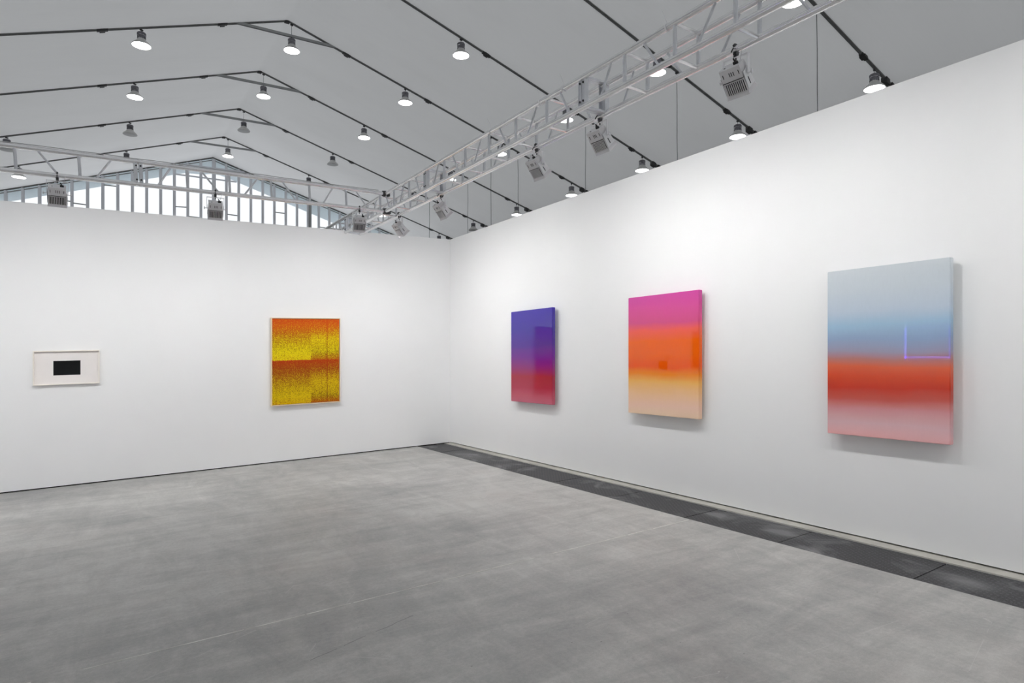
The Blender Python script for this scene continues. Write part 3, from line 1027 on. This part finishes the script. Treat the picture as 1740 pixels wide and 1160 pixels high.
lamps = [(10.1, 2, 1), (10.1, 3, 1), (15.1, 2, 1), (15.1, 3, 1), (20.1, 1, 1), (20.1, 2, 1), (20.1, 3, 1),
         (25.1, -1, 1), (25.1, 0, 1), (25.1, 1, 1), (25.1, 2, 1), (25.1, 3, 1),
         (30.15, -1, 1), (30.15, 0, 1), (30.15, 1, 1), (30.15, 2, 1), (30.15, 3, 1),
         (35.2, -2, 0), (35.2, -1, 0), (35.2, 0, 0), (35.2, 1, 0), (35.2, 2, 0), (35.2, 3, 0),
         (40.1, -2, 1), (40.1, -1, 0), (40.1, 0, 1), (40.1, 1, 0), (40.1, 2, 1), (40.1, 3, 0)]
for y, c, on in lamps:
    on = bool(on)
    src = lon if on else loff
    o = copy_tree(src) if used[on] else src
    if used[on]:
        pass
    used[on] = True
    x = colx[c] + (0.06 if (c == 0 and y > 34) else 0)
    if c == -2 and y < 38: z = 9.58
    else: z = colz[c]
    zw = hz(x, z)
    o.location = (x, y, zw)
    o.rotation_euler = (0, 0, random.uniform(0, 1))
    tag(o, '%s high-bay lamp %s, on the %s' % ('lit white' if on else 'unlit grey', coln[c], fn[y]), 'lamp', 'high-bay lamps under the tent roof')
for o in [q for q in bpy.data.objects if q.name.startswith('highbay_lamp')]:
    top = hz(o.location.x, roofz(o.location.x)) - 0.05
    rod(o, top - o.location.z)

# thin wires dropping from the roof frames
wl_ = {10.1: 'thin dark wire hanging by the frontmost roof frame above the right wall', 15.1: 'thin dark wire right of the second floodlight, above the right wall',
       20.1: 'thin dark wire dropping between the second and third floodlights', 25.1: 'thin dark wire dropping left of the third floodlight',
       30.15: 'thin dark wire dropping over the right wall left of the unlit lamps', 35.2: 'thin dark wire dropping beside the room corner'}
for y, x in ((10.1, 16.97), (15.1, 16.79), (20.1, 16.86), (25.1, 16.82), (30.15, 16.89), (35.2, 17.0), (25.1, 15.30), (35.2, -3.95)):
    top = hz(x, roofz(x)) - 0.04
    f = empty('hanging_wire', (x, y, top))
    mb = MB()
    n = 8
    Lw = top - gz(x) - 2.3
    dx = 0.10 if y in (10.1, 15.1, 25.1) and x > 16 else 0.03
    pts = [(dx * (i / n) ** 1.3 + 0.012 * math.sin(i * 2.1), -dx * 0.6 * (i / n), -Lw * i / n) for i in range(n + 1)]
    mb.path(pts, 0.011, 5)
    mb.build('cord', 'wire', f)
    mb = MB(); mb.box((0, 0, 0), (0.03, 0.04, 0.03)); mb.tube((pts[-1][0], pts[-1][1], pts[-1][2]), (pts[-1][0], pts[-1][1], pts[-1][2] - 0.2), 0.03, 8)
    mb.build('end_fitting', 'bolt', f)
    lab = wl_.get(y) if x > 16 else ('thin wire dropping through the lit lamp row left of the third floodlight' if y < 30 else 'thin wire hanging at the left picture edge')
    tag(f, lab, 'wire', 'wires hanging from the roof frames')

# ------------------------------------------------------------------ artworks
def resin_painting(y0, y1, z0, z1, stops, name, label, hs):
    """slab on the right wall: front face at x 5.10, back at 5.15, on a set-back cleat frame"""
    t = empty('resin_painting', (5.15, (y0 + y1) / 2, z0))
    tag(t, label, 'painting', 'resin paintings on the right wall')
    w = (y1 - y0) / 2
    m = resin(name, stops, z0, z1, hs, 0.018 if 'blue' in name else 0.035)
    mb = MB(); mb.box((-0.025, 0, (z1 - z0) / 2), (0.025, w, (z1 - z0) / 2), bev=0.004)
    p = mb.build('slab', m, t)
    mb = MB()
    mb.box((0.0225, 0, 0.09), (0.0225, w - 0.07, 0.02)); mb.box((0.0225, 0, z1 - z0 - 0.09), (0.0225, w - 0.07, 0.02))
    for s in (-1, 1): mb.box((0.0225, s * (w - 0.09), (z1 - z0) / 2), (0.0225, 0.02, (z1 - z0) / 2 - 0.11))
    mb.build('mounting_frame', 'maple', t)
    return t
resin_painting(6.771, 7.787, 1.013, 2.334, [(0.0, (186, 100, 118)), (0.08, (182, 88, 104)), (0.16, (172, 66, 86)), (0.27, (166, 62, 80)), (0.38, (140, 62, 122)),
    (0.50, (116, 62, 144)), (0.62, (92, 66, 146)), (0.80, (80, 70, 152)), (1.0, (78, 68, 160))], 'resin_purple', 'glossy purple and red painting nearest the corner on the right wall', 1.2)
t2 = resin_painting(4.289, 5.315, 1.010, 2.333, [(0.0, (236, 196, 168)), (0.08, (228, 188, 168)), (0.17, (224, 182, 142)), (0.27, (224, 170, 96)), (0.34, (238, 132, 56)),
    (0.40, (255, 96, 12)), (0.50, (255, 104, 14)), (0.62, (255, 104, 24)), (0.70, (238, 98, 88)), (0.77, (200, 86, 130)), (0.90, (200, 86, 146)), (1.0, (194, 82, 152))], 'resin_orange',
    'glossy magenta, orange and peach painting, middle of the right wall', 1.5)
resin_painting(2.029, 2.940, 1.000, 2.350, [(0.0, (222, 168, 168)), (0.08, (208, 170, 174)), (0.16, (200, 140, 142)), (0.22, (190, 90, 80)), (0.28, (188, 60, 44)), (0.35, (204, 78, 52)),
    (0.41, (210, 100, 70)), (0.455, (176, 118, 112)), (0.50, (152, 146, 166)), (0.57, (140, 158, 186)), (0.66, (152, 180, 202)), (0.75, (178, 190, 204)), (0.87, (188, 196, 203)), (1.0, (194, 200, 204))], 'resin_blue',
    'large glossy painting fading from pale blue to red to pink', 1.1)

# framed speckled canvas on the back wall
x0, x1, hb, ht = 2.146, 3.197, 0.863, 2.197
t = empty('framed_canvas', (x0, YB, gz(x0) + hb)); tag(t, 'orange and yellow speckled canvas in a thin pale wood frame', 'painting')
ox, oy, oz = t.location
def sk(x, h): return gz(x) + h - oz      # local height of a point at world x, height h above ground
# (frames)
def framed(parent, x0, x1, hb, ht, yf, yb, w, m, name='frame_side'):
    for (a, b, c, d) in ((x0, x1, ht - w, ht), (x0, x1, hb, hb + w), (x0, x0 + w, hb + w, ht - w), (x1 - w, x1, hb + w, ht - w)):
        mb = MB()
        mb.poly([(a - ox, yf - oy, sk(a, c)), (b - ox, yf - oy, sk(b, c)), (b - ox, yf - oy, sk(b, d)), (a - ox, yf - oy, sk(a, d))], (0, yb - yf, 0))
        mb.build(name, m, parent)
framed(t, x0, x1, hb, ht, YB - 0.058, YB - 0.004, 0.0110, 'wood')
mb = MB(); a, b, c, d = x0 + 0.008, x1 - 0.008, hb + 0.008, ht - 0.008
mb.poly([(a - ox, YB - 0.020 - oy, sk(a, c)), (b - ox, YB - 0.020 - oy, sk(b, c)), (b - ox, YB - 0.020 - oy, sk(b, d)), (a - ox, YB - 0.020 - oy, sk(a, d))], (0, 0.012, 0))
mb.build('shadow_gap', 'shadowgap', t)
mb = MB(); a, b, c, d = x0 + 0.0155, x1 - 0.0160, hb + 0.0160, ht - 0.0155
mb.poly([(a - ox, YB - 0.044 - oy, sk(a, c)), (b - ox, YB - 0.044 - oy, sk(b, c)), (b - ox, YB - 0.044 - oy, sk(b, d)), (a - ox, YB - 0.044 - oy, sk(a, d))], (0, 0.024, 0))
mb.build('canvas', 'speckle', t)

# small framed work with the black rectangle
x0, x1, hb, ht = -0.712, -0.012, 1.316, 1.752
t = empty('framed_drawing', (x0, YB, gz(x0) + hb)); tag(t, 'small framed white paper with a black rectangle at the left end of the wall', 'picture')
ox, oy, oz = t.location
framed(t, x0, x1, hb, ht, YB - 0.042, YB - 0.003, 0.010, 'maple')
mb = MB(); a, b, c, d = x0 + 0.009, x1 - 0.009, hb + 0.009, ht - 0.009
mb.poly([(a - ox, YB - 0.012 - oy, sk(a, c)), (b - ox, YB - 0.012 - oy, sk(b, c)), (b - ox, YB - 0.012 - oy, sk(b, d)), (a - ox, YB - 0.012 - oy, sk(a, d))], (0, 0.006, 0))
mb.build('paper', 'paper', t)
mb = MB(); a, b = -0.505, -0.219; c0 = 1.436 ; d0 = 1.622
mb.poly([(a - ox, YB - 0.0135 - oy, sk(a, c0)), (b - ox, YB - 0.0135 - oy, sk(b, c0)), (b - ox, YB - 0.0135 - oy, sk(b, d0)), (a - ox, YB - 0.0135 - oy, sk(a, d0))], (0, 0.002, 0))
mb.build('black_rectangle', 'ink', t)

# works outside the frame whose mirror images show in the resin paintings
x0, x1, hb, ht = -2.25, -1.30, 1.49, 2.36
t = empty('framed_canvas', (x0, YB, gz(x0) + hb)); tag(t, 'dark brown canvas left of the picture edge, mirrored in the magenta and orange painting', 'painting')
ox, oy, oz = t.location
framed(t, x0, x1, hb, ht, YB - 0.05, YB - 0.004, 0.012, 'wood')
mb = MB(); a, b, c, d = x0 + 0.011, x1 - 0.011, hb + 0.011, ht - 0.011
mb.poly([(a - ox, YB - 0.044 - oy, sk(a, c)), (b - ox, YB - 0.044 - oy, sk(b, c)), (b - ox, YB - 0.044 - oy, sk(b, d)), (a - ox, YB - 0.044 - oy, sk(a, d))], (0, 0.03, 0))
mb.build('canvas', 'darkart', t)
t = empty('light_panel', (-6.0, 6.92, 1.685)); tag(t, 'pale panel edged with lilac light, mirrored in the blue painting', 'artwork')
mb = MB(); mb.box((0.02, 0, 0.36), (0.018, 0.455, 0.345)); mb.build('panel', 'screenart', t)
for (y, z, hy, hz_) in ((0, 0.018, 0.48, 0.018), (0.462, 0.36, 0.022, 0.36), (-0.468, 0.36, 0.003, 0.36), (0, 0.714, 0.474, 0.003)):
    mb = MB(); mb.box((0.03, y, z), (0.012, hy, hz_)); mb.build('neon_tube', 'neon', t)
